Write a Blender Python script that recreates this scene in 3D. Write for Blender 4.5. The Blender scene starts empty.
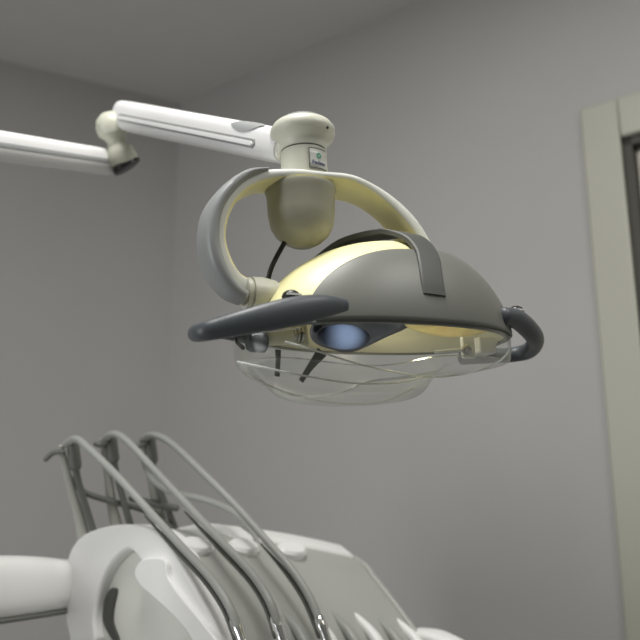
import bpy, bmesh, math
from mathutils import Vector, Matrix
R = math.radians
scn = bpy.context.scene
COL = scn.collection

# ------------------------------------------------------------------ camera, world, lights
CAM = Vector((0, 0, 1.25)); PITCH = R(14); F = 800.0
cd = bpy.data.cameras.new('camera'); cam = bpy.data.objects.new('camera', cd); COL.objects.link(cam)
cam.location = CAM; cam.rotation_euler = (R(90) + PITCH, 0, 0)
cd.sensor_width = 36; cd.lens = 36 * F / 640; cd.clip_start = 0.02
cd.dof.use_dof = True; cd.dof.focus_distance = 0.87; cd.dof.aperture_fstop = 4.5
scn.camera = cam
w = bpy.data.worlds.new('world'); scn.world = w; w.use_nodes = True
w.node_tree.nodes['Background'].inputs[0].default_value = (0.85, 0.93, 1.0, 1)
w.node_tree.nodes['Background'].inputs[1].default_value = 0.02

def area(name, loc, target, sx, sy, power, col):
    l = bpy.data.lights.new(name, 'AREA'); l.shape = 'RECTANGLE'; l.size = sx; l.size_y = sy
    l.energy = power; l.color = col
    o = bpy.data.objects.new(name, l); COL.objects.link(o); o.location = loc
    o.rotation_euler = (Vector(target) - Vector(loc)).to_track_quat('-Z', 'Y').to_euler()
    return o
area('ceiling_panel_light', (-0.15, 0.55, 2.63), (-0.15, 0.55, 0), 0.5, 0.5, 19, (1.0, 0.985, 0.96))
area('ceiling_panel_light', (0.95, 0.30, 2.63), (0.95, 0.30, 0), 0.5, 0.5, 9.5, (1.0, 0.985, 0.96))
area('left_fill_light', (-2.3, -0.4, 1.35), (0.6, 0.6, 1.2), 1.0, 1.2, 25, (0.97, 0.98, 1.0))  # unseen fill light added at the left to brighten the console end cap
scn.view_settings.view_transform = 'Standard'; scn.view_settings.look = 'None'
scn.view_settings.gamma = 1; scn.view_settings.use_curve_mapping = False
scn.view_settings.exposure = 0.0

# ------------------------------------------------------------------ measuring helpers
def W(px, py, d):
    x = (px - 320) / F * d; u = (320 - py) / F * d
    return Vector((x, d * math.cos(PITCH) - u * math.sin(PITCH), CAM.z + d * math.sin(PITCH) + u * math.cos(PITCH)))

class Frame:
    """an object's own axes in the room"""
    def __init__(s, O, yaw=0, ry=0, M=None):
        s.O = Vector(O)
        s.M = M if M is not None else (Matrix.Rotation(R(yaw), 3, 'Z') @ Matrix.Rotation(R(ry), 3, 'Y'))
        s.I = s.M.transposed()
    def w(s, x, y=None, z=None):
        v = Vector(x) if y is None else Vector((x, y, z))
        return s.O + s.M @ v
    def ray(s, px, py, ax, val):
        c = s.I @ (CAM - s.O); q = s.I @ (W(px, py, 1) - s.O); d = q - c
        return c + d * ((val - c[ax]) / d[ax])

# ------------------------------------------------------------------ materials
def mat(name, col, rough=0.45, metal=0.0, bump=0.0, bscale=200, spec=0.5, var=0.03, vscale=8, coat=0.0):
    m = bpy.data.materials.new(name); m.use_nodes = True
    n = m.node_tree.nodes; l = m.node_tree.links; b = n['Principled BSDF']
    b.inputs['Roughness'].default_value = rough; b.inputs['Metallic'].default_value = metal
    b.inputs['Specular IOR Level'].default_value = spec
    b.inputs['Coat Weight'].default_value = coat
    tc = n.new('ShaderNodeTexCoord')
    nz = n.new('ShaderNodeTexNoise'); nz.inputs['Scale'].default_value = vscale; nz.inputs['Detail'].default_value = 3
    l.new(tc.outputs['Object'], nz.inputs['Vector'])
    cr = n.new('ShaderNodeValToRGB')
    c0 = [max(0, c * (1 - var)) for c in col] + [1]; c1 = [min(1, c * (1 + var)) for c in col] + [1]
    cr.color_ramp.elements[0].color = c0; cr.color_ramp.elements[1].color = c1
    cr.color_ramp.elements[0].position = 0.35; cr.color_ramp.elements[1].position = 0.65
    l.new(nz.outputs['Fac'], cr.inputs['Fac']); l.new(cr.outputs['Color'], b.inputs['Base Color'])
    if bump:
        n2 = n.new('ShaderNodeTexNoise'); n2.inputs['Scale'].default_value = bscale; n2.inputs['Detail'].default_value = 4
        l.new(tc.outputs['Object'], n2.inputs['Vector'])
        bp = n.new('ShaderNodeBump'); bp.inputs['Strength'].default_value = bump; bp.inputs['Distance'].default_value = 0.001
        l.new(n2.outputs['Fac'], bp.inputs['Height']); l.new(bp.outputs['Normal'], b.inputs['Normal'])
    return m

def clear_plastic(name, tint=(0.93, 0.94, 0.93), lo=0.03, hi=0.8, power=2.1, edge=False):
    m = bpy.data.materials.new(name); m.use_nodes = True
    n = m.node_tree.nodes; l = m.node_tree.links; n.remove(n['Principled BSDF'])
    out = n['Material Output']
    tr = n.new('ShaderNodeBsdfTransparent'); tr.inputs[0].default_value = (*tint, 1)
    gl = n.new('ShaderNodeBsdfGlossy'); gl.inputs['Roughness'].default_value = 0.22; gl.inputs[0].default_value = (0.9, 0.92, 0.9, 1)
    if edge: n.remove(gl); gl = n.new('ShaderNodeBsdfDiffuse'); gl.inputs[0].default_value = (0.9, 0.91, 0.88, 1)
    lw = n.new('ShaderNodeLayerWeight'); lw.inputs['Blend'].default_value = 0.35
    mr = n.new('ShaderNodeMapRange'); mr.inputs['To Min'].default_value = lo; mr.inputs['To Max'].default_value = hi
    pw = n.new('ShaderNodeMath'); pw.operation = 'POWER'; pw.inputs[1].default_value = power
    l.new(lw.outputs['Facing'], pw.inputs[0]); l.new(pw.outputs[0], mr.inputs['Value'])
    mx = n.new('ShaderNodeMixShader')
    l.new(mr.outputs['Result'], mx.inputs[0]); l.new(tr.outputs[0], mx.inputs[1]); l.new(gl.outputs[0], mx.inputs[2])
    l.new(mx.outputs[0], out.inputs['Surface'])
    return m

M = dict(
    wall=mat('painted_wall', (0.43, 0.421, 0.406), 0.85, bump=0.15, bscale=90, var=0.015, vscale=2),
    ceiling=mat('painted_ceiling', (0.60, 0.60, 0.57), 0.9, bump=0.1, var=0.01),
    floor=mat('vinyl_floor', (0.36, 0.36, 0.36), 0.5, var=0.08, vscale=3),
    casing=mat('door_paint', (0.43, 0.425, 0.358), 0.5, var=0.01),
    gap=mat('dark_gap', (0.07, 0.065, 0.055), 0.7),
    door=mat('door_leaf_paint', (0.50, 0.48, 0.42), 0.5),
    arm=mat('white_enamel', (0.80, 0.80, 0.79), 0.35, var=0.01),
    cream=mat('cream_plastic', (0.60, 0.60, 0.50), 0.4, bump=0.04, bscale=500, var=0.015),
    ivory=mat('ivory_plastic', (0.80, 0.81, 0.74), 0.38, var=0.01),
    yellow=mat('aged_yellow_plastic', (0.96, 0.90, 0.50), 0.42, var=0.02, vscale=20),
    grey=mat('warm_grey_plastic', (0.175, 0.18, 0.158), 0.42, bump=0.05, bscale=700, var=0.015),
    lgrey=mat('light_grey_plastic', (0.31, 0.32, 0.315), 0.4, bump=0.04, bscale=600, var=0.01),
    strap=mat('dark_grey_plastic', (0.075, 0.078, 0.07), 0.55, bump=0.05, bscale=700),
    handle=mat('slate_rubber', (0.07, 0.08, 0.088), 0.42, bump=0.12, bscale=900),
    black=mat('black_plastic', (0.012, 0.012, 0.013), 0.35),
    cream2=mat('pale_cream_plastic', (0.84, 0.82, 0.62), 0.4),
    metal=mat('brushed_metal', (0.62, 0.61, 0.58), 0.25, 1.0),
    chrome=mat('chrome', (0.8, 0.8, 0.8), 0.12, 1.0),
    mirror=mat('dichroic_mirror', (0.20, 0.21, 0.25), 0.30, 1.0, var=0.15, vscale=25),
    bulb=mat('frosted_blue_glass', (0.10, 0.13, 0.20), 0.6),
    amber=mat('amber_plastic', (1.0, 0.89, 0.62), 0.35, var=0.08, vscale=60),
    shaded_cream=mat('shaded_cream_plastic', (0.36, 0.355, 0.27), 0.42, bump=0.04, bscale=500),  # hub plastic with the yoke's shade put into its colour
    disc=mat('disc_grey', (0.20, 0.21, 0.205), 0.5),
    label=mat('label_film', (0.60, 0.61, 0.56), 0.3),
    green=mat('green_ink', (0.06, 0.36, 0.22), 0.5),
    navy=mat('navy_ink', (0.05, 0.06, 0.16), 0.5),
    unitw=mat('console_white', (0.92, 0.92, 0.90), 0.35, var=0.01),
    unitg=mat('console_grey', (0.43, 0.44, 0.41), 0.42, var=0.02),
    whip=mat('whip_arm_plastic', (0.47, 0.48, 0.43), 0.4),
    hose=mat('hose_grey', (0.36, 0.37, 0.345), 0.4),
    hosed=mat('hose_dark_grey', (0.14, 0.145, 0.13), 0.45),
    clear=clear_plastic('clear_polycarbonate'),
    edge_highlight=clear_plastic('pale_edge_highlight', (0.9, 0.92, 0.9), 0.6, 0.9, 1.0, True),  # diffuse white, a painted highlight for the shield edges
)

# ------------------------------------------------------------------ object helpers
class Thing:
    def __init__(s, name, label, cat, loc, group=None):
        o = bpy.data.objects.new(name, None); COL.objects.link(o); o.location = loc
        o.empty_display_size = 0.05
        o['label'] = label; o['category'] = cat
        if group: o['group'] = group
        s.o = o; s.loc = Vector(loc)

def link(name, verts, faces, m, parent=None, mats=None, fmat=None, angle=35, bevel=0, label=None, solid=0, sub=0):
    """verts are room positions; parent is a Thing or a (Thing, part object) pair"""
    off = Vector((0, 0, 0)); par = None
    if isinstance(parent, tuple): off = parent[0].loc; par = parent[1]
    elif parent is not None: off = parent.loc; par = parent.o
    me = bpy.data.meshes.new(name)
    me.from_pydata([tuple(Vector(v) - off) for v in verts], [], faces)
    bm = bmesh.new(); bm.from_mesh(me)
    bmesh.ops.remove_doubles(bm, verts=bm.verts, dist=1e-6)
    bmesh.ops.recalc_face_normals(bm, faces=bm.faces)
    bm.to_mesh(me); bm.free()
    for mm in (mats or [m]): me.materials.append(mm)
    if fmat and len(fmat) == len(me.polygons):
        for p, i in zip(me.polygons, fmat): p.material_index = i
    for p in me.polygons: p.use_smooth = True
    me.set_sharp_from_angle(angle=R(angle))
    o = bpy.data.objects.new(name, me); COL.objects.link(o)
    if par is not None: o.parent = par
    if solid:
        md = o.modifiers.new('thick', 'SOLIDIFY'); md.thickness = solid; md.offset = 0
    if bevel:
        md = o.modifiers.new('bevel', 'BEVEL'); md.width = bevel; md.segments = 3; md.limit_method = 'ANGLE'; md.angle_limit = R(30)
    if sub:
        md = o.modifiers.new('sub', 'SUBSURF'); md.levels = sub; md.render_levels = sub
    if label: o['label'] = label
    return o

def join(*parts):
    V, Fc = [], []
    for v, f in parts:
        k = len(V); V += v; Fc += [tuple(i + k for i in q) for q in f]
    return V, Fc

def box(fr, x0, x1, y0, y1, z0, z1):
    V = [fr.w(x, y, z) for x in (x0, x1) for y in (y0, y1) for z in (z0, z1)]
    return V, [(0, 1, 3, 2), (4, 6, 7, 5), (0, 4, 5, 1), (2, 3, 7, 6), (0, 2, 6, 4), (1, 5, 7, 3)]

def prism(fr, pts, y0, y1):
    """closed outline in the x-z plane, extruded along y"""
    n = len(pts)
    V = [fr.w(x, y0, z) for x, z in pts] + [fr.w(x, y1, z) for x, z in pts]
    return V, [tuple(range(n)), tuple(range(2 * n - 1, n - 1, -1))] + [(i, (i + 1) % n, n + (i + 1) % n, n + i) for i in range(n)]

def ring_prism(fr, outer, inner, y0, y1):
    n = len(outer)
    V = [fr.w(x, y, z) for y in (y0, y1) for L in (outer, inner) for x, z in L]
    Fc = []
    for i in range(n):
        j = (i + 1) % n
        Fc += [(i, j, n + j, n + i), (2 * n + i, 3 * n + i, 3 * n + j, 2 * n + j), (i, 2 * n + i, 2 * n + j, j), (n + i, n + j, 3 * n + j, 3 * n + i)]
    return V, Fc

def lathe(base, axis, prof, n=40, sx=1.0, sdir=None):
    """prof: list of (distance along axis, radius)"""
    A = Vector(axis).normalized()
    U = (sdir if sdir is not None else (Vector((0, 1, 0)) if abs(A.y) < 0.9 else Vector((1, 0, 0))))
    U = (U - A * U.dot(A)).normalized(); Vv = A.cross(U)
    V, Fc = [], []
    for t, r in prof:
        for k in range(n):
            a = 2 * math.pi * k / n
            V.append(Vector(base) + A * t + U * (r * math.cos(a) * sx) + Vv * (r * math.sin(a)))
    for i in range(len(prof) - 1):
        for k in range(n):
            j = (k + 1) % n
            Fc.append((i * n + k, i * n + j, (i + 1) * n + j, (i + 1) * n + k))
    Fc.append(tuple(range(n))); Fc.append(tuple(range((len(prof) - 1) * n, len(prof) * n)))
    return V, Fc

def smooth(P, per=8):
    P = [tuple(p) for p in P]; out = []; n = len(P)
    for i in range(n - 1):
        p0 = P[max(i - 1, 0)]; p1 = P[i]; p2 = P[i + 1]; p3 = P[min(i + 2, n - 1)]
        for k in range(per):
            t = k / per
            out.append(tuple(0.5 * (2 * b + (c - a) * t + (2 * a - 5 * b + 4 * c - d) * t * t + (3 * b - a - 3 * c + d) * t ** 3) for a, b, c, d in zip(p0, p1, p2, p3)))
    out.append(P[-1]); return out

def sweep(P, wid, hei, up, e=2.0, n=20, cap=True, per=8, matfn=None, rnd=0.6):
    """P: room points; wid along 'up' direction, hei across; rounded ends"""
    k = len(P)
    wid = wid if isinstance(wid, (list, tuple)) else [wid] * k
    hei = hei if isinstance(hei, (list, tuple)) else [hei] * k
    S = smooth([(*p, a, b) for p, a, b in zip(P, wid, hei)], per)
    pts = [Vector(s[:3]) for s in S]; ws = [s[3] for s in S]; hs = [s[4] for s in S]
    T = [(pts[min(i + 1, len(pts) - 1)] - pts[max(i - 1, 0)]).normalized() for i in range(len(pts))]
    rings = []
    if cap:
        for q in (1.0, 0.9, 0.7, 0.4, 0.15):
            rings.append((pts[0] - T[0] * (hs[0] / 2 * rnd * q), T[0], ws[0] * math.sqrt(max(1 - q * q, 0.002)), hs[0] * math.sqrt(max(1 - q * q, 0.002))))
    for p, t, a, b in zip(pts, T, ws, hs): rings.append((p, t, a, b))
    if cap:
        for q in (0.15, 0.4, 0.7, 0.9, 1.0):
            rings.append((pts[-1] + T[-1] * (hs[-1] / 2 * rnd * q), T[-1], ws[-1] * math.sqrt(max(1 - q * q, 0.002)), hs[-1] * math.sqrt(max(1 - q * q, 0.002))))
    V, Fc, fm = [], [], []
    up = Vector(up)
    for p, t, a, b in rings:
        B = (up - t * up.dot(t)).normalized(); N = t.cross(B)
        for j in range(n):
            g = 2 * math.pi * j / n; c, s = math.cos(g), math.sin(g)
            V.append(p + B * (a / 2 * math.copysign(abs(c) ** (2 / e), c)) + N * (b / 2 * math.copysign(abs(s) ** (2 / e), s)))
    for i in range(len(rings) - 1):
        for j in range(n):
            q = (j + 1) % n
            Fc.append((i * n + j, i * n + q, (i + 1) * n + q, (i + 1) * n + j))
            fm.append(matfn(j, n) if matfn else 0)
    Fc.append(tuple(range(n))); fm.append(0)
    Fc.append(tuple(range((len(rings) - 1) * n, len(rings) * n))); fm.append(0)
    if matfn: return V, Fc, fm
    return V, Fc

def tube(P, r, n=14, per=8, up=None):
    r = r if isinstance(r, (list, tuple)) else [r] * len(P)
    d = (Vector(P[-1]) - Vector(P[0])).normalized()
    if up is None: up = Vector((0, 0, 1)) if abs(d.z) < 0.8 else Vector((0.7, 0.7, 0))
    return sweep(P, [2 * x for x in r], [2 * x for x in r], up, 2.0, n, True, per, rnd=1.0)

def grid(fn, nu, nv):
    V = [fn(i / nu, j / nv) for i in range(nu + 1) for j in range(nv + 1)]
    Fc = [(i * (nv + 1) + j, (i + 1) * (nv + 1) + j, (i + 1) * (nv + 1) + j + 1, i * (nv + 1) + j + 1) for i in range(nu) for j in range(nv)]
    return V, Fc

def text(name, body, fr, x, y, z, size, m, parent, depth=0.0002):
    c = bpy.data.curves.new(name, 'FONT'); c.body = body; c.size = size; c.align_x = 'CENTER'; c.extrude = depth
    t = bpy.data.objects.new(name, c); COL.objects.link(t)
    dg = bpy.context.evaluated_depsgraph_get()
    me = bpy.data.meshes.new_from_object(t.evaluated_get(dg))
    V = [fr.w(x + v.co.x, y - v.co.z, z + v.co.y) for v in me.vertices]
    Fc = [tuple(p.vertices) for p in me.polygons]
    bpy.data.objects.remove(t)
    return link(name, V, Fc, m, parent)

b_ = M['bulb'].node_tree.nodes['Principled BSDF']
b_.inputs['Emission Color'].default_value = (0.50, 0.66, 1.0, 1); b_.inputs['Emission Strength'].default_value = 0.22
def translucent(m, f):
    n = m.node_tree.nodes; l = m.node_tree.links; b = n['Principled BSDF']
    t = n.new('ShaderNodeBsdfTranslucent'); x = n.new('ShaderNodeMixShader'); x.inputs[0].default_value = f
    l.new(b.inputs['Base Color'].links[0].from_socket, t.inputs[0])
    l.new(b.outputs[0], x.inputs[1]); l.new(t.outputs[0], x.inputs[2]); l.new(x.outputs[0], n['Material Output'].inputs['Surface'])
translucent(M['amber'], 0.5)
ID = Frame((0, 0, 0))
# ------------------------------------------------------------------ the room
CEIL = 2.65
C0 = Vector((-0.485, 2.509, 0)); C1 = Vector((2.40, 0.36, 0)); C2 = Vector((1.6, -2.6, 0)); C3 = Vector((-2.7, -2.3, 0)); C4 = Vector((-3.146, 1.12, 0))
corners = [C0, C1, C2, C3, C4]
cen = sum(corners, Vector()) / 5
def slab(name, z0, z1, m):
    n = 5
    big = [cen + (c - cen) * 1.06 for c in corners]
    V = [Vector((c.x, c.y, z0)) for c in big] + [Vector((c.x, c.y, z1)) for c in big]
    o = link(name, V, [tuple(range(n)), tuple(range(n, 2 * n))] + [(i, (i + 1) % n, n + (i + 1) % n, n + i) for i in range(n)], m)
    o['kind'] = 'structure'; return o
slab('floor', -0.1, 0, M['floor']); slab('ceiling', CEIL, CEIL + 0.1, M['ceiling'])
def wallframe(a, b):
    d = (b - a).normalized(); nrm = Vector((0, 0, 1)).cross(d)
    if nrm.dot(cen - a) > 0: nrm = -nrm        # y axis points out of the room
    return Frame(a, M=Matrix((d, nrm, Vector((0, 0, 1)))).transposed()), (b - a).length
names = ['wall_right', 'wall_rear', 'wall_back', 'wall_side', 'wall_left']
WF = None
for i, nm in enumerate(names):
    fr, L = wallframe(corners[i], corners[(i + 1) % 5])
    if i == 0: WF = fr; WL = L; continue
    V, Fc = box(fr, -0.02, L + 0.02, 0, 0.1, 0, CEIL)
    o = link(nm, V, Fc, M['wall']); o['kind'] = 'structure'
# wall with the doorway
a = WF.ray(581, 111, 1, 0); q = WF.ray(622, 139, 1, 0)
cx0, ctop = a.x, a.z; ox0, otop = q.x, q.z; DW = 0.85
rest = [box(WF, -0.02, ox0, 0, 0.1, 0, CEIL), box(WF, ox0, ox0 + DW, 0, 0.1, otop, CEIL), box(WF, ox0 + DW, WL + 0.02, 0, 0.1, 0, CEIL)]
o = link('wall_right', *join(*rest), M['wall']); o['kind'] = 'structure'
cw = ox0 - cx0
o = link('trim_1', *join(box(WF, cx0, ox0, -0.014, 0, 0, ctop), box(WF, ox0, ox0 + DW, -0.014, 0, otop, ctop), box(WF, ox0 + DW, ox0 + DW + cw, -0.014, 0, 0, ctop)), M['casing'], bevel=0.006)
o['kind'] = 'structure'; o['label'] = 'beige door casing at the right edge'
dth = Thing('door_1', 'beige door leaf set back in the casing at the right edge', 'door', WF.w(ox0 + DW / 2, 0.05, 0)); dth.o['kind'] = 'structure'
link('door_leaf', *box(WF, ox0 + 0.02, ox0 + DW - 0.02, 0.025, 0.065, 0.01, otop - 0.02), M['door'], dth, bevel=0.003)
link('door_gasket', *join(box(WF, ox0, ox0 + 0.02, 0.0, 0.07, 0.01, otop), box(WF, ox0, ox0 + DW, 0.0, 0.07, otop - 0.018, otop)), M['gap'], dth)
link('door_handle', *join(tube([WF.w(ox0 + DW - 0.09, 0.03, 1.02), WF.w(ox0 + DW - 0.09, -0.03, 1.02), WF.w(ox0 + DW - 0.12, -0.045, 1.02), WF.w(ox0 + DW - 0.2, -0.045, 1.02)], 0.009)), M['metal'], dth)

# ------------------------------------------------------------------ the operating lamp
H = Frame(W(385, 337, 0.9), 25, -3)          # lamp head: x along its length, y away, z up
HX, HY, HZ = (H.M @ Vector(v) for v in ((1, 0, 0), (0, 1, 0), (0, 0, 1)))
e1 = W(285, 147, 0.92); e2 = W(124, 116, 1.27)
lampbase = W(-170, 140, 1.0); lampbase.z = 0
lamp = Thing('dental_lamp', 'white and grey dental operating lamp with clear shield on a jointed white arm', 'lamp', lampbase)

# rear arm, post
ra0 = W(108, 162, 1.275); ra1 = W(0, 146, 1.08); ra2 = ra1 + (ra1 - ra0) * 1.35
link('post', *lathe((ra2.x, ra2.y, 0), (0, 0, 1), [(0, 0.0), (0.0, 0.08), (0.02, 0.08), (0.035, 0.035), (ra2.z + 0.03, 0.03), (ra2.z + 0.045, 0.02), (ra2.z + 0.045, 0)]), M['arm'], lamp)
lampbase2 = Vector((ra2.x, ra2.y, 0))
ra = link('rear_arm', *sweep([ra0, ra0.lerp(ra2, 0.5), ra2], 0.040, 0.036, (0, 0, 1), 2.8, 24), M['arm'], lamp)
rd = (ra1 - ra0).normalized(); rs = Vector((0, 0, 1)).cross(rd)
if rs.y > 0: rs = -rs
link('rear_arm_seam', *sweep([ra0 + rs * 0.0178 + rd * 0.02 - Vector((0, 0, 0.004)), ra2 + rs * 0.0178 - Vector((0, 0, 0.004))], 0.008, 0.003, (0, 0, 1), 3, 12), M['lgrey'], (lamp, ra))

# front arm
d = (e2 - e1).normalized(); ay = Vector((0, 0, 1)).cross(d).normalized(); az = d.cross(ay)
A = Frame(e1, M=Matrix((d, ay, az)).transposed()); AL = (e2 - e1).length
fa = link('front_arm', *sweep([A.w(-0.004, 0, 0), A.w(0.02, 0, 0), A.w(AL * 0.5, 0, 0), A.w(AL - 0.02, 0, 0), A.w(AL, 0, 0)],
          [0.034, 0.040, 0.043, 0.046, 0.040], [0.034, 0.040, 0.042, 0.042, 0.036], az, 3.0, 32, rnd=0.35), M['arm'], lamp)
S = 0.0208
def slot(x0, x1, z, h, w_, yy):
    pts = [(x0, z - h / 2), (x0 - 0.004, z), (x0, z + h / 2), (x1, z + h / 2), (x1 + 0.004, z), (x1, z - h / 2)]
    return prism(A, pts, yy - w_, yy + w_)
link('arm_track', *slot(0.035, AL - 0.03, -0.006, 0.011, 0.0009, S), M['lgrey'], (lamp, fa), bevel=0.0006, label='light grey recessed track along the arm')
link('arm_track_rib', *slot(0.038, AL - 0.032, -0.0065, 0.0055, 0.0017, S), M['arm'], (lamp, fa), bevel=0.0005)
def ins(u, v):
    x = 0.035 + 0.058 * u; ww = math.sin(math.pi * min(max(u, 0.02), 0.98)) ** 0.35
    g = R(8 + 62 * (0.5 + (v - 0.5) * ww))
    c, s = math.cos(g), math.sin(g)
    return A.w(x + 0.012 * (0.5 - v), 0.0212 * abs(c) ** (2 / 3), 0.0215 * abs(s) ** (2 / 3))
link('arm_insert', *grid(ins, 14, 12), M['lgrey'], (lamp, fa), label='light grey oval insert near the arm tip')

# elbow
ea = W(110, 121, 1.26); eb = W(125, 170, 1.27); ed = (eb - ea); el = ed.length; ed.normalize()
elb = link('elbow_joint', *lathe(ea, ed, [(-0.014, 0), (-0.013, 0.011), (-0.005, 0.021), (0.008, 0.0255), (0.02, 0.024), (0.028, 0.0165), (0.033, 0.0145), (0.038, 0.0155), (0.045, 0.022), (0.060, 0.0255), (0.070, 0.0235), (0.072, 0)], 36), M['cream'], lamp)
link('elbow_cap', *lathe(ea + ed * 0.0715 + Vector((0.004, 0, 0)), (ed + Vector((0.35, 0, 0))).normalized(), [(0, 0), (0, 0.0235), (0.004, 0.0235), (0.0055, 0.02), (0.0055, 0)], 36), M['black'], (lamp, elb), label='black cap under the elbow')

# swivel hub: cap, collar, neck
hb = H.ray(305, 185, 1, 0.0); HUB = H.w(hb)
hub = link('swivel_hub', *lathe(HUB, HZ, [(0.0, 0), (0.0, 0.0265), (0.0375, 0.0262), (0.0378, 0.0245), (0.0392, 0.0245), (0.0395, 0.0262), (0.046, 0.0265), (0.050, 0.029), (0.054, 0.0345), (0.060, 0.0372), (0.066, 0.0368), (0.0715, 0.033), (0.074, 0.029), (0.074, 0)], 64), M['cream'], lamp)
link('hub_top_disc', *lathe(HUB + HZ * 0.0705, HZ, [(0, 0), (0, 0.0325), (0.004, 0.0295), (0.008, 0.0235), (0.0105, 0.014), (0.0115, 0.006), (0.0115, 0)], 48), M['disc'], (lamp, hub), label='light grey domed disc')
link('hub_seam', *lathe(HUB + HZ * 0.038, HZ, [(0, 0), (0, 0.0256), (0.0012, 0.0256), (0.0012, 0)], 64), M['strap'], (lamp, hub))
sc = HUB + HZ * 0.0575 + (-HY * 0.9 + HX * 0.43).normalized() * 0.0362
link('hub_screw', *lathe(sc, (-HY * 0.9 + HX * 0.43), [(-0.002, 0), (-0.002, 0.0016), (0.0006, 0.0016), (0.0006, 0)], 16), M['black'], (lamp, hub))
# arm socket between arm and hub
sk = HUB + HZ * 0.055
link('arm_socket', *sweep([sk, sk.lerp(e1, 0.45), e1 + (e1 - sk) * 0.18], [0.034, 0.034, 0.033], [0.05, 0.042, 0.033], az, 2.4, 28), M['cream'], (lamp, hub))
# label plate, curved round the neck
def onneck(deg, z, r):
    g = R(deg); return HUB + (HX * math.sin(g) - HY * math.cos(g)) * r + HZ * z
def cyl_patch(a0, a1, z0, z1, r): return grid(lambda u, v: onneck(a0 + (a1 - a0) * u, z0 + (z1 - z0) * v, r), 14, 4)
LA = 12
lb = link('label_plate', *cyl_patch(LA - 23, LA + 23, 0.0105, 0.0325, 0.0273), M['label'], (lamp, hub), solid=0.0008, label='pale label with a green round mark and dark blue lettering')
link('label_border', *join(cyl_patch(LA - 25, LA + 25, 0.0325, 0.0335, 0.0275), cyl_patch(LA - 25, LA + 25, 0.0095, 0.0105, 0.0275), cyl_patch(LA - 25, LA - 23, 0.0095, 0.0335, 0.0275)), M['grey'], (lamp, hub), solid=0.0008)
c = bpy.data.curves.new('t', 'FONT'); c.body = 'Fedesa'; c.size = 0.0064; c.align_x = 'CENTER'; c.offset = 0.00012
t = bpy.data.objects.new('t', c); COL.objects.link(t)
me = bpy.data.meshes.new_from_object(t.evaluated_get(bpy.context.evaluated_depsgraph_get()))
link('label_lettering', [onneck(LA + math.degrees(v.co.x / 0.0278), 0.0140 + v.co.y, 0.0281) for v in me.vertices], [tuple(p.vertices) for p in me.polygons], M['navy'], (lamp, hub))
bpy.data.objects.remove(t)
def ringmark(u, v):
    g = 2 * math.pi * u * 0.96 + 0.6; rr = 0.0013 + 0.0018 * v
    return onneck(LA + math.degrees((rr * math.cos(g)) / 0.0278), 0.0245 + rr * math.sin(g) * 1.1, 0.0281)
link('label_emblem', *grid(ringmark, 28, 2), M['green'], (lamp, hub))
# motor housing cup under the yoke
link('hub_cup', *lathe(HUB - HZ * 0.006 - HX * 0.006, -HZ, [(0, 0), (0, 0.0395), (0.004, 0.0400), (0.008, 0.0385), (0.030, 0.0375), (0.045, 0.0350), (0.055, 0.0295), (0.0625, 0.021), (0.066, 0.014), (0.067, 0.012), (0.067, 0)], 56), M['shaded_cream'], (lamp, hub))
cab = H.ray(286, 240, 1, 0.004)
link('power_cable', *tube([H.w(cab), H.w(H.ray(276, 258, 1, 0.01)), H.w(H.ray(270, 272, 1, 0.02)), H.w(H.ray(266, 292, 1, 0.03))], 0.0028), M['black'], lamp)

# yoke
yp = [(247, 289), (232, 282), (219, 264), (213, 240), (218, 214), (233, 194), (256, 183), (285, 182), (312, 185), (340, 187), (364, 195), (386, 210), (405, 230), (421, 256), (434, 284), (438, 312), (425, 322)]
YP = [H.ray(x, y, 1, 0.0) for x, y in yp]
yw = [0.020, 0.028, 0.036, 0.040, 0.042, 0.044, 0.046, 0.060, 0.066, 0.060, 0.048, 0.044, 0.044, 0.042, 0.036, 0.028, 0.020]
yh = [0.020, 0.021, 0.022, 0.021, 0.020, 0.018, 0.016, 0.013, 0.012, 0.013, 0.015, 0.019, 0.021, 0.021, 0.020, 0.02, 0.02]
V, Fc, fm = sweep([H.w(p) for p in YP], yw, yh, HY, 3.2, 32, matfn=lambda j, n: 0)
# which side of the section faces inward: test against the middle of the loop
mid = H.w(H.ray(320, 250, 1, 0.0)); nr = len(V) // 32
fm = []
for i in range(nr - 1):
    ringc = sum((V[i * 32 + k] for k in range(32)), Vector()) / 32
    inn = (mid - ringc); inn = inn - HY * inn.dot(HY); inn.normalize()
    for j in range(32):
        pc = (V[i * 32 + j] + V[i * 32 + (j + 1) % 32]) / 2 - ringc
        loc = pc.dot(inn); side = abs(pc.dot(HY))
        fm.append(1 if loc > 0.0035 and loc > 0 and side < 0.45 * max(0.03, side + 0.02) + 0.0 * loc or loc > 0.0075 else 0)
fm += [0, 0]
yoke = link('yoke', V, Fc, None, lamp, mats=[M['ivory'], M['yellow']], angle=50)
for p in yoke.data.polygons:                  # inner face: aged yellow plastic
    cc = Vector(p.center) + lamp.loc; best = None
    l = H.I @ (cc - H.O); lm = H.I @ (mid - H.O)
    nn = H.I @ Vector(p.normal)
    v = Vector((lm.x - l.x, 0, lm.z - l.z)).normalized()
    p.material_index = 1 if nn.dot(v) > 0.55 else 0
gp = [(242, 298), (228, 289), (215, 270), (208, 244), (211, 215), (224, 194), (243, 179), (263, 174)]
gP = [H.ray(x, y, 1, -0.008) for x, y in gp]
link('yoke_grey_cover', *sweep([H.w(p) for p in gP], [0.030, 0.038, 0.043, 0.045, 0.047, 0.048, 0.046, 0.036], [0.014, 0.017, 0.019, 0.018, 0.017, 0.014, 0.010, 0.004], HY, 2.6, 24), M['lgrey'], (lamp, yoke), label='light grey outer cover on the left bow')
pv = H.ray(262, 291, 1, 0.0); pvo = H.ray(243, 293, 1, 0.0)
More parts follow.
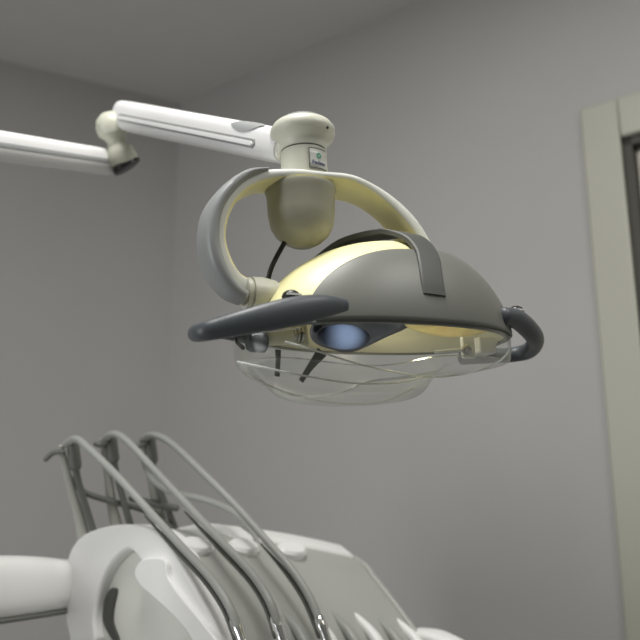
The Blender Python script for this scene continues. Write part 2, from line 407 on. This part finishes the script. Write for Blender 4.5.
link('pivot_joint', *lathe(H.w(pvo.x + 0.0, 0, pvo.z), HX, [(0, 0), (0, 0.013), (0.002, 0.0165), (0.006, 0.0172), (0.0065, 0.0155), (0.008, 0.0155), (0.0085, 0.0178), (0.020, 0.0182), (0.034, 0.016), (0.045, 0.010), (0.045, 0)], 48), M['cream'], lamp)

# head shell
HA, HB, HH = 0.155, 0.085, 0.108
def zt(x, y, k=1.0):
    r = min(1.0, abs(x / HA) ** 2.3 + abs(y / HB) ** 2.3)
    s = 1 - (0.20 * (min(-x / HA, 1)) ** 1.2 if x < 0 else 0)
    return HH * s * (1 - r ** 1.15) ** 0.6
def rim(t, k=1.0):
    c, s = math.cos(t), math.sin(t); e = 2 / 2.3
    return HA * k * math.copysign(abs(c) ** e, c), HB * k * math.copysign(abs(s) ** e, s)
def dome(u, v):
    x, y = rim(2 * math.pi * u); k = math.sin(v * math.pi / 2)
    return H.w(x * k, y * k, zt(x * k, y * k) if v < 1 else 0.0)
V, Fc = grid(dome, 96, 36)
head = link('lamp_head', V, Fc, M['yellow'], lamp, angle=60)
md = head.modifiers.new('thick', 'SOLIDIFY'); md.thickness = 0.003; md.offset = -1
# grey side covers, near and far
def nrm(x, y):
    h = 0.001
    g = Vector((-(zt(x + h, y) - zt(x - h, y)) / (2 * h), -(zt(x, y + h) - zt(x, y - h)) / (2 * h), 1)); return g.normalized()
def cover(sgn):
    def f(u, v):
        x = -0.1495 + 0.301 * u
        yr = HB * (1 - min(1, abs(x / HA)) ** 2.3) ** (1 / 2.3)
        g = min(0.0575, yr * 0.93)
        if x > 0.02: g = g - 0.045 * ((x - 0.02) / 0.13) ** 1.0
        y = g + (yr * 0.9995 - g) * (1 - (1 - v) ** 2)
        z = zt(x, y); 
        n = nrm(x, min(y, yr * 0.985)) if True else None
        p = Vector((x, sgn * y, z)) + Vector((n.x, sgn * n.y, n.z)) * 0.0022
        if v == 1: p.z = -0.001
        return H.w(p)
    return grid(f, 80, 30)
link('near_cover', *cover(-1), M['grey'], (lamp, head), solid=0.0026, label='warm grey side cover', angle=60)
link('far_cover', *cover(1), M['grey'], (lamp, head), solid=0.0026, label='warm grey side cover', angle=60)
# grey strap over the dome
sx = [(0.0135, -0.0815), (0.0145, -0.0775), (0.018, -0.070), (0.022, -0.058), (0.019, -0.040), (0.008, -0.018), (-0.012, 0.002), (-0.036, 0.020), (-0.060, 0.036)]
sw = [0.0280, 0.028, 0.028, 0.029, 0.030, 0.032, 0.034, 0.034, 0.03]
SP = []
for i, (x, y) in enumerate(sx):
    n = nrm(x, y); lift = [0.003, 0.0035, 0.004, 0.0055, 0.008, 0.0105, 0.012, 0.010, 0.004][i]
    SP.append(Vector((x, y, zt(x, y))) + n * lift)
SS = smooth([(*p, q) for p, q in zip(SP, sw)], 8)
pts = [Vector(s[:3]) for s in SS]; V, Fc = [], []
sec = [(-0.5, -0.004), (-0.5, 0.0008), (-0.44, 0.0022), (0, 0.003), (0.44, 0.0022), (0.5, 0.0008), (0.5, -0.004)]
ns = len(sec)
for i, p in enumerate(pts):
    T = (pts[min(i + 1, len(pts) - 1)] - pts[max(i - 1, 0)]).normalized()
    n = nrm(p.x, max(min(p.y, 0.08), -0.08)); B = T.cross(n).normalized(); n = B.cross(T)
    if B.x < 0: B = -B
    for a_, b_ in sec: V.append(H.w(p + B * (a_ * SS[i][3]) + n * b_))
for i in range(len(pts) - 1):
    for j in range(ns):
        q = (j + 1) % ns
        Fc.append((i * ns + j, i * ns + q, (i + 1) * ns + q, (i + 1) * ns + j))
Fc += [tuple(range(ns)), tuple(range((len(pts) - 1) * ns, len(pts) * ns))]
link('strap', V, Fc, M['strap'], (lamp, head), label='dark grey band over the top', angle=25)

# rim ring under the shell
V = []; Fc = []; n = 96
for k in range(n):
    t = 2 * math.pi * k / n
    for kk, z in ((1.0, 0.001), (1.0, -0.004), (0.955, -0.004), (0.955, 0.003)):
        x, y = rim(t, kk); V.append(H.w(x, y, z))
for k in range(n):
    j = (k + 1) % n
    for q in range(4): Fc.append((k * 4 + q, k * 4 + (q + 1) % 4, j * 4 + (q + 1) % 4, j * 4 + q))
link('rim_gasket', V, Fc, M['grey'], (lamp, head))
# inner bowl liner (pale cream) sitting inside the dome
def liner(u, v):
    x, y = rim(2 * math.pi * u, 0.95); k = math.sin((0.08 + 0.92 * v) * math.pi / 2)
    return H.w(x * k, y * k, max(0.0, zt(x * k, y * k) * 0.72 - 0.006) * (1 if v < 1 else 0) - (0.002 if v == 1 else 0))
link('inner_bowl', *grid(liner, 72, 16), M['cream2'], (lamp, head), solid=0.001, label='pale cream inner bowl')

# mirror reflector, left half of the opening
ol = [H.ray(x, y, 1, yy) for x, y, yy in [(312, 325, -0.052), (345, 323, -0.052), (408, 324.5, -0.045), (384, 338, 0.0), (352, 352, 0.052), (330, 349, 0.046), (315, 343, 0.02), (310, 334, -0.01)]]
olS = [Vector(p) for p in smooth(ol + [ol[0]], 4)][:-1]
mc = sum(ol, Vector()) / len(ol) + Vector((0, 0, 0.022))
V = []; Fc = []; m_ = len(olS); K = 8
for k in range(1, K + 1):
    f = k / K
    for p in olS: 
        q = mc.lerp(p, f); q = Vector((q.x, q.y, p.z + (mc.z - p.z) * (1 - f * f))); V.append(H.w(q))
V.append(H.w(mc)); ci = len(V) - 1
for i in range(m_): Fc.append((ci, i, (i + 1) % m_))
for k in range(K - 1):
    for i in range(m_): Fc.append((k * m_ + i, (k + 1) * m_ + i, (k + 1) * m_ + (i + 1) % m_, k * m_ + (i + 1) % m_))
link('reflector', V, Fc, M['mirror'], (lamp, head), solid=0.001, angle=80, label='dark mirrored reflector')
bc = H.w(H.ray(344, 337, 1, 0.0))
link('bulb_cover', *lathe(bc - HX * 0.021, HX, [(0.021 + 0.032 * math.sin(R(g)), 0.0138 * math.cos(R(g))) for g in range(-90, 91, 15)], 28), M['bulb'], (lamp, head), label='frosted pale blue bulb cover')
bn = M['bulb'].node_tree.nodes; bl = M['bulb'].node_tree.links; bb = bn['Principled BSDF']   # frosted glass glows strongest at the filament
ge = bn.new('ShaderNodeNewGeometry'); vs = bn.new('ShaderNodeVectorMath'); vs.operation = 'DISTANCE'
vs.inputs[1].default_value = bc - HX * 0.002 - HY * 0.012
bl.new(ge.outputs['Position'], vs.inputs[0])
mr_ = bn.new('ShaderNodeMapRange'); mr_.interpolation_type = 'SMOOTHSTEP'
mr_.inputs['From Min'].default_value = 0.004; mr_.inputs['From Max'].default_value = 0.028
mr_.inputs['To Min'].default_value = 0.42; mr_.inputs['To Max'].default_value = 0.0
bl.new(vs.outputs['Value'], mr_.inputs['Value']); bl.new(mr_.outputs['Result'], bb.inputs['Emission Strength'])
gl_ = bpy.data.lights.new('bowl_fill_light', 'POINT'); gl_.energy = 0.085; gl_.color = (1.0, 0.90, 0.70); gl_.shadow_soft_size = 0.012
go_ = bpy.data.objects.new('bowl_fill_light', gl_); COL.objects.link(go_); go_.location = H.w(0.045, -0.005, 0.022)  # warm fill light added inside the head to brighten the bowl
# amber diffuser on the right
def amb(u, v):
    p = H.ray(404 + 90 * u, 323.5 + 6.5 * u * 0.6 + (11 * math.sin(math.pi * min(u * 1.02, 1)) ** 0.6) * v + 0.5, 1, -0.058 + 0.012 * v)
    return H.w(p + Vector((0, 0, 0.004 * math.sin(math.pi * v))))
link('amber_diffuser', *grid(amb, 24, 8), M['amber'], (lamp, head), solid=0.0012, label='amber translucent diffuser', angle=70)
# brackets
def pxtube(pts, r, **k): return tube([H.w(H.ray(x, y, 1, yy)) for x, y, yy in pts], r, **k)
lb1 = link('left_bracket', *join(
    pxtube([(270, 337, -0.0), (291, 336, -0.0)], 0.0095),
    pxtube([(303, 325, 0.0), (305, 345, 0.0)], 0.0042)), M['cream2'], (lamp, head), label='cream bracket at the left end')
link('left_spring', *join(*[lathe(H.w(H.ray(x, 335, 1, 0.0)), HX, [(0, 0), (0, 0.010), (0.0022, 0.010), (0.0022, 0)], 24) for x in (291, 295, 299)]), M['metal'], (lamp, head))
link('left_hub_nut', *lathe(H.w(H.ray(248, 342, 1, -0.01)), HX, [(0, 0), (0, 0.0085), (0.004, 0.0105), (0.018, 0.0105), (0.020, 0.008), (0.020, 0)], 28), M['handle'], (lamp, head))
link('left_rod', *pxtube([(252, 333, -0.02), (300, 328, -0.02)], 0.0011), M['chrome'], (lamp, head))
link('left_clip', *join(pxtube([(240, 333, -0.0), (237, 341, 0.0), (243, 348, 0)], 0.0022), pxtube([(250, 330, -0.02), (251, 347, -0.02)], 0.0016)), M['black'], (lamp, head))
link('right_bracket', *join(
    box(H, *(lambda p: (p.x - 0.008, p.x + 0.009, -0.03, -0.024, p.z - 0.013, p.z + 0.013))(H.ray(469, 347, 1, -0.03))),
    box(H, *(lambda p: (p.x - 0.010, p.x + 0.014, -0.024, 0.0, p.z - 0.009, p.z + 0.010))(H.ray(487, 345, 1, -0.024)))), M['ivory'], (lamp, head), bevel=0.002)
sp_ = H.w(H.ray(467, 350, 1, -0.032))
link('right_screw', *lathe(sp_, -HY, [(-0.002, 0), (-0.002, 0.0062), (0.001, 0.0062), (0.002, 0.0045), (0.0022, 0.003), (0.001, 0.0028), (0.001, 0)], 28), M['metal'], (lamp, head))
link('right_rod', *pxtube([(436, 352, -0.03), (463, 350, -0.03)], 0.0021), M['ivory'], (lamp, head))
link('right_pin', *pxtube([(489, 344, -0.01), (504, 340, -0.01)], 0.002), M['ivory'], (lamp, head))
link('shield_reflection', *sweep([H.w(H.ray(x, y, 1, -0.02)) for x, y in ((278, 350), (278, 362), (277, 376))], [0.007, 0.0055, 0.006], 0.002, HX, 3, 12), M['hosed'], (lamp, head))  # dark blades, here and next, drawn for reflections in the clear shield
link('shield_reflection', *sweep([H.w(H.ray(x, y, 1, 0.0)) for x, y in ((322, 352), (311, 366), (301, 381))], [0.013, 0.008, 0.006], 0.002, HX, 3, 12), M['hosed'], (lamp, head))

# clear shield: a skirt and a lobed floor
def depth(x, y):
    e = math.sqrt(((x + 0.040) / 0.102) ** 2 + ((y - 0.004) / 0.088) ** 2)
    s = 1 / (1 + math.exp((e - 0.86) * 13))
    return 0.028 + 0.005 * (1 - (x / HA) ** 2) + 0.040 * s
def sxx(x): return x * (1.01 + (0.13 * min(1, -x / HA * 1.2) if x < 0 else 0))
def shf(u, v):
    t = 2 * math.pi * u
    if v < 0.5:                                            # floor
        k = v / 0.5 * 0.965; x, y = rim(t, 1.0); x *= k; y *= k
        z = -depth(x, y)
    else:
        g = (v - 0.5) / 0.5; x, y = rim(t, 0.965 + 0.035 * math.sin(g * math.pi / 2) ** 0.7)
        z = -depth(x * 0.96, y * 0.96) * (1 - g ** 1.5) - 0.002
    return H.w(sxx(x), y * 1.0, z)
sh = link('clear_shield', *grid(shf, 120, 48), M['clear'], lamp, angle=80, label='clear plastic splash shield')
def bead(path, r, nm='shield_edge_highlight'):
    return link(nm, *tube([H.w(p) for p in path], r, n=8, per=3), M['edge_highlight'], (lamp, sh))  # pale beads along the edges, highlights put in as shape and colour
def shp(x, y, dz=0): return Vector((x, y, -depth(x, y) - 0.002 + dz))
ring = [rim(R(g), 0.965) for g in range(0, 361, 12)]
bead([H.ray(x, y, 1, yy) for x, y, yy in [(286, 342, -0.065), (320, 352, -0.045), (355, 363, -0.015), (390, 371, 0.015), (430, 377, 0.045), (470, 373, 0.055), (500, 361, 0.03), (511, 347, -0.005)]], 0.0011)
lobe = [(-0.058 + 0.086 * math.cos(R(g)), 0.004 + 0.066 * math.sin(R(g))) for g in range(0, 361, 12)]
bead([H.ray(x, y, 1, yy) for x, y, yy in [(238, 362, -0.02), (262, 367, -0.035), (300, 375, -0.035), (350, 383, -0.02), (395, 383, 0.0), (422, 377, 0.02)]], 0.0011)
bead([H.ray(x, y, 1, yy) for x, y, yy in [(238, 362, -0.02), (252, 376, -0.01), (272, 387, 0.005), (305, 398, 0.025), (345, 404, 0.04), (385, 401, 0.045), (413, 388, 0.04)]], 0.0012)
bead([Vector((sxx(x), y, -0.003)) for x, y in [rim(R(g)) for g in range(150, 236, 8)]], 0.0009)

# handles
def hl(pts): return [H.w(H.ray(x, y, ax, v)) for x, y, ax, v in pts]
near = [(346, 305, 1, -0.090), (325, 306, 1, -0.096), (300, 310, 1, -0.098), (272, 316, 1, -0.098), (245, 322, 1, -0.096), (220, 328, 1, -0.09), (205, 331.5, 1, -0.084)]
P = hl(near)
def along(px, py, d_): return W(px, py, d_)
P += [along(198, 333, 0.737), along(196, 333.5, 0.765), along(201, 332, 0.80), along(216, 331, 0.835), along(246, 337, 0.865)]
wz = [0.012, 0.022, 0.0275, 0.027, 0.0235, 0.0200, 0.0175, 0.0165, 0.0155, 0.015, 0.0145, 0.0145]
wy = [0.007, 0.012, 0.016, 0.018, 0.018, 0.017, 0.017, 0.0155, 0.0155, 0.015, 0.0145, 0.0145]
hA = link('grip_handle', *sweep(P, wz, wy, HZ, 2.2, 24), M['handle'], lamp, label='slate grey handle at the left end', angle=60)
P2 = hl([(504, 316, 1, -0.062), (518, 320, 1, -0.052), (532, 333, 2, 0.006), (535, 342, 2, 0.001), (528, 351, 2, -0.004), (510, 355, 2, -0.006), (488, 356, 2, -0.008), (462, 358, 2, -0.006)])
hB = link('grip_handle', *sweep(P2, [0.020, 0.0235, 0.024, 0.022, 0.0205, 0.019, 0.019, 0.018], [0.018, 0.022, 0.022, 0.021, 0.0195, 0.018, 0.018, 0.016], HZ, 2.0, 24), M['handle'], lamp, label='slate grey looped handle at the right end', angle=60)
def knob(px, py, yy, par):
    b = H.w(H.ray(px, py, 1, yy))
    k = link('handle_knob', *lathe(b, HZ, [(-0.012, 0), (-0.012, 0.0088), (0.0, 0.009), (0.003, 0.0078), (0.0052, 0.0045), (0.0056, 0)], 32), M['black'], (lamp, par), label='black knob')
    link('knob_slot', *box(Frame(b, 25, -3), -0.0075, 0.0075, -0.0092, -0.0070, -0.0012, 0.0006), M['ivory'], (lamp, k and par))
    return b
b = knob(291, 296, -0.080, hA)
knob(516, 311, -0.045, hB)

# ------------------------------------------------------------------ the instrument console
class Bent(Frame):                          # the console's top droops slightly towards its far end
    def w(s, x, y=None, z=None):
        v = Vector(x) if y is None else Vector((x, y, z))
        return s.O + s.M @ Vector((v.x, v.y, v.z - 0.042 * (max(v.y, 0) / 0.4) ** 1.8))
def long_prism(fr, pts, y0, y1, k=10):
    n = len(pts); V = []; Fc = [tuple(range(n)), tuple(range((k + 1) * n - 1, k * n - 1, -1))]
    for i in range(k + 1):
        y = y0 + (y1 - y0) * i / k; V += [fr.w(x, y, z) for x, z in pts]
    for i in range(k):
        for j in range(n):
            q = (j + 1) % n; Fc.append((i * n + j, i * n + q, (i + 1) * n + q, (i + 1) * n + j))
    return V, Fc
U = Bent(W(140, 580, 1.15), -45)           # x forward, y along the row (away), z up
floor_z = -U.O.z
unit = Thing('instrument_console', 'white and grey dental instrument console with raised whip arms below the lamp', 'dental console', U.w(0.0, 0.2, 0) + Vector((0, 0, floor_z)))
def up(pts, ax=1, val=0.0): return [(lambda p: (p.x, p.z))(U.ray(x, y, ax, val)) for x, y in pts]
outer = up([(72, 640), (66, 612), (66, 580), (71, 552), (83, 536), (104, 527), (130, 524), (155, 529), (171, 541), (180, 557), (197, 587), (222, 636)]) 
outer += [(0.215, -0.10), (0.225, -0.16), (0.16, -0.20), (0.0, -0.215), (-0.13, -0.20), (-0.185, -0.16)]
osm = [tuple(p) for p in smooth([(*p,) for p in outer] + [outer[0]], 3)][:-1]
cxm = (0.0, -0.04)
body = [(cxm[0] + (x - cxm[0]) * 0.97, cxm[1] + (z - cxm[1]) * 0.955) for x, z in osm]
bd = link('console_body', *long_prism(U, body, 0.03, 0.40), M['unitg'], unit, bevel=0.006, label='grey console body')
# near white end cap with an arched recess
inn = up([(98, 640), (96, 618), (100, 595), (108, 573), (120, 557), (132, 550), (142, 560), (152, 574), (166, 590), (180, 608), (196, 634)])
inn += [(0.17, -0.09), (0.17, -0.13), (0.12, -0.165), (0.0, -0.175), (-0.10, -0.165), (-0.145, -0.13), (-0.155, -0.11)]
ism = [tuple(p) for p in smooth([(*p,) for p in inn] + [inn[0]], 3)][:-1]
N_ = 72
def resamp(L, n):
    P_ = [Vector(p) for p in L]; P_.append(P_[0]); c0 = Vector((0.01, -0.06)); 
    out = []
    for k in range(n):                       # same bearing on both loops
        g = 2 * math.pi * k / n; dr = Vector((math.cos(g), math.sin(g))); best = 0
        for a_, b_ in zip(P_, P_[1:]):
            e_ = b_ - a_; den = dr.x * e_.y - dr.y * e_.x
            if abs(den) < 1e-12: continue
            w0 = a_ - c0; t_ = (w0.x * e_.y - w0.y * e_.x) / den; s_ = (w0.x * dr.y - w0.y * dr.x) / den
            if -1e-6 <= s_ <= 1 + 1e-6 and t_ > best: best = t_
        out.append(tuple(c0 + dr * best))
    return out
link('end_cap', *ring_prism(U, resamp(osm, N_), resamp(ism, N_), -0.004, 0.035), M['unitw'], unit, bevel=0.006, label='white end cap with an arched opening', angle=40)
link('end_cap_panel', *prism(U, ism, 0.012, 0.03), M['ivory'], unit, label='off-white recessed panel')
sl = up([(112, 640), (103, 622), (104, 602), (110, 589), (116, 590), (113, 606), (112, 622), (118, 640)], 1, 0.008)
link('end_cap_slot', *prism(U, [tuple(p) for p in smooth([(*p,) for p in sl] + [sl[0]], 3)][:-1], 0.008, 0.0125), M['strap'], unit, label='dark slot')
rb = up([(136, 566), (143, 559), (160, 558), (166, 564), (168, 578), (182, 598), (205, 626), (226, 656), (206, 662), (184, 628), (158, 602), (140, 586), (134, 574)], 1, -0.012)
link('front_ribbon', *prism(U, [tuple(p) for p in smooth([(*p,) for p in rb] + [rb[0]], 3)][:-1], -0.012, 0.03), M['unitw'], unit, bevel=0.004, label='white curved front strip')
# far end cap
ofar = [(cxm[0] + (x - cxm[0]) * 1.0, cxm[1] + (z - cxm[1]) * 0.99) for x, z in osm]
link('end_cap', *prism(U, ofar, 0.40, 0.412), M['unitg'], unit, bevel=0.008, label='grey far end cap')
# white back ridge with scalloped holder seats
rp = [(-0.15, 0.056), (-0.10, 0.078), (-0.04, 0.086), (0.02, 0.082), (0.050, 0.066), (0.045, 0.045), (-0.14, 0.03)]
link('back_ridge', *long_prism(U, rp, 0.13, 0.405), M['unitw'], unit, bevel=0.008, label='white ridge along the back')
for k, (px, py) in enumerate([(196, 545), (243, 546), (291, 549)]):
    c_ = U.ray(px, py, 0, 0.072)
    link('holder_seat', *lathe(U.w(c_.x, c_.y, c_.z - 0.004 + 0.042 * (max(c_.y, 0) / 0.4) ** 1.8), (U.M @ Vector((0.55, 0, 1))), [(-0.01, 0), (-0.01, 0.028), (0.004, 0.028), (0.009, 0.023), (0.010, 0)], 32, sx=0.7, sdir=U.M @ Vector((1, 0, 0))), M['unitw'], unit)
fn = (U.M @ Vector((0.69, 0, 0.72))).normalized()
# seam line across the front top
def onfront(y, s):      # s: distance down the sloped front
    a_ = Vector((0.083, 0, 0.030)); b_ = Vector((0.19, 0, -0.072)); p = a_.lerp(b_, s); return U.w(p.x, y, p.z)
link('front_seam', *tube([onfront(0.035 + 0.0363 * i, 0.03) + fn * 0.0015 for i in range(11)], 0.0022), M['hosed'], unit)
for k in range(6):
    y = 0.13 + 0.05 * k
    link('holder_rib', *sweep([onfront(y, 0.55) - fn * 0.002, onfront(y, 0.75) + fn * 0.008, onfront(y, 1.05) + fn * 0.014, onfront(y, 1.5) + fn * 0.004], [0.005, 0.012, 0.018, 0.02], [0.006, 0.012, 0.016, 0.016], U.M @ Vector((0, 1, 0)), 2.2, 16), M['unitw'] if k % 2 else M['hose'], unit)
tr = W(455, 645, 1.28)
link('front_tray', *sweep([W(418, 634, 1.30), W(437, 638, 1.28), W(462, 648, 1.25)], [0.05, 0.05, 0.04], [0.018, 0.022, 0.018], U.M @ Vector((0, 1, 0)), 3, 20), M['unitw'], unit)
# support arm and column
s0 = U.w(U.ray(95, 582, 1, 0.14)); s1 = U.w(U.ray(0, 588, 1, 0.14)); s1 = W(-5, 588, 1.2); s0 = W(100, 583, 1.36)
s2 = s1 + (s1 - s0) * 1.6; s2.z = s1.z
link('support_arm', *sweep([s0, s0.lerp(s1, 0.35), s1, s2], [0.070, 0.078, 0.094, 0.10], [0.06, 0.065, 0.07, 0.07], (0, 0, 1), 2.8, 28), M['unitw'], unit)
link('support_arm_underside_shade', *sweep([s0 - Vector((0, 0, 0.033)), s1 - Vector((0, 0, 0.045)), s2 - Vector((0, 0, 0.047))], [0.012] * 3, [0.05, 0.058, 0.06], (0, 0, 1), 2.6, 20), M['hosed'], unit)  # dark strip painting in the shade below the arm
link('support_column', *lathe((s2.x, s2.y, 0), (0, 0, 1), [(0, 0), (0, 0.15), (0.03, 0.15), (0.05, 0.06), (s2.z, 0.05), (s2.z + 0.03, 0.04), (s2.z + 0.03, 0)]), M['unitw'], unit)

# whip arms with pulleys; hoses with handpieces
whips = [
    dict(arm=[(86, 552, 1.30), (80, 520, 1.30), (70, 485, 1.29), (61, 446, 1.28)], pul=(73, 456), row=0.08),
    dict(arm=[(122, 545, 1.33), (113, 510, 1.33), (108, 475, 1.32), (102, 439, 1.31)], pul=(111, 449), row=0.17),
    dict(arm=[(166, 540, 1.36), (157, 505, 1.36), (149, 470, 1.35), (142, 439, 1.34)], pul=(150, 450), row=0.26),
]
for w_ in whips:
    P = [W(*p) for p in w_['arm']]
    wa = link('whip_arm', *sweep(P, [0.022, 0.017, 0.013, 0.009], [0.016, 0.012, 0.009, 0.008], (1, 0.2, 0), 2.6, 16), M['whip'], unit)
    dd = w_['arm'][-1][2]; q = w_['pul']
    link('pulley', *tube([W(q[0], q[1] - 11, dd), W(q[0] + 2, q[1] + 9, dd)], [0.0095, 0.0105]), M['hosed'], (unit, wa), label='dark grey roller at the top')
    link('hook', *tube([W(q[0] - 10, q[1] - 4, dd - 0.01), W(q[0] - 20, q[1] - 3, dd - 0.01), W(q[0] - 27, q[1] + 3, dd - 0.01)] if w_ is whips[0] else
                       [W(q[0] - 4, q[1] - 7, dd - 0.01), W(q[0] - 10, q[1] - 4, dd - 0.01), W(q[0] - 15, q[1] - 5, dd - 0.01)], 0.0042), M['hosed'], (unit, wa))
    link('strut', *tube([W(q[0] + 2, q[1] + 10, dd), W(q[0] + 8, q[1] + 35, dd + 0.01), W(w_['arm'][0][0] + 14, w_['arm'][0][1], dd + 0.02)], [0.006, 0.0055, 0.006]), M['hosed'], (unit, wa))
link('whip_crossbar', *tube([W(70, 478, 1.30), W(84, 492, 1.31), W(110, 501, 1.32), W(146, 511, 1.35), (W(172, 528, 1.34))], 0.005), M['hosed'], unit)
link('whip_crossbar', *tube([W(132, 498, 1.35), W(150, 503, 1.35), W(176, 508, 1.35)], 0.006), M['hosed'], unit)

hoses = [
    ([(66, 444, 1.275), (76, 439, 1.26), (88, 448, 1.24), (115, 474, 1.2), (150, 512, 1.15), (180, 545, 1.09), (208, 575, 1.03), (228, 604, 0.99), (240, 634, 0.97)], (240, 634, 0.97, 252, 668),
     'dental handpiece on a grey hose hanging from the leftmost whip arm'),
    ([(104, 440, 1.305), (114, 434, 1.29), (128, 442, 1.27), (158, 474, 1.23), (190, 508, 1.18), (222, 542, 1.12), (252, 574, 1.07), (270, 602, 1.03), (280, 632, 1.01)], (280, 632, 1.01, 292, 668),
     'dental handpiece on a grey hose hanging from the middle whip arm'),
    ([(143, 439, 1.335), (154, 435, 1.32), (172, 444, 1.3), (202, 472, 1.26), (234, 504, 1.22), (266, 540, 1.17), (292, 570, 1.13), (310, 598, 1.1), (324, 632, 1.07)], (324, 632, 1.07, 336, 668),
     'dental handpiece on a grey hose hanging from the rightmost whip arm'),
]
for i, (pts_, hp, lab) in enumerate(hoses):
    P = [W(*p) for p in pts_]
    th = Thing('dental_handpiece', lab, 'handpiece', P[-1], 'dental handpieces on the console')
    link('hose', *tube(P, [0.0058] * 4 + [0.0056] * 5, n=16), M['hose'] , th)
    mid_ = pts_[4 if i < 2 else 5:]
    link('dark_tube', *tube([W(x - 5, y + 4, d_ + 0.01) for x, y, d_ in mid_], [0.0012] + [0.0035] * (len(mid_) - 1), n=12), M['hosed'], th)  # thin dark tube beside the lower half of each hose
    a_ = W(hp[0], hp[1], hp[2]); b_ = W(hp[3], hp[4], hp[2] - 0.03); ax = (b_ - a_); ln = ax.length; 
    link('handpiece_body', *lathe(a_ - ax.normalized() * 0.022, ax, [(0, 0), (0, 0.006), (0.004, 0.0075), (0.018, 0.0078), (0.022, 0.0065), (0.06, 0.007), (0.07, 0.004), (0.07, 0)], 24), M['chrome'], th)
# the fourth hose, lower one crossing behind
hz = link('hose', *tube([W(141, 452, 1.36), W(152, 478, 1.34), W(172, 492, 1.33), (W(205, 500, 1.31)), W(232, 511, 1.28), W(250, 528, 1.26), W(262, 555, 1.24)], [0.0052, 0.0055, 0.0055, 0.0055, 0.0055, 0.005, 0.005], n=16), M['hose'])
hz['label'] = 'grey hose looping low behind the rightmost whip arm hose'; hz['category'] = 'hose'
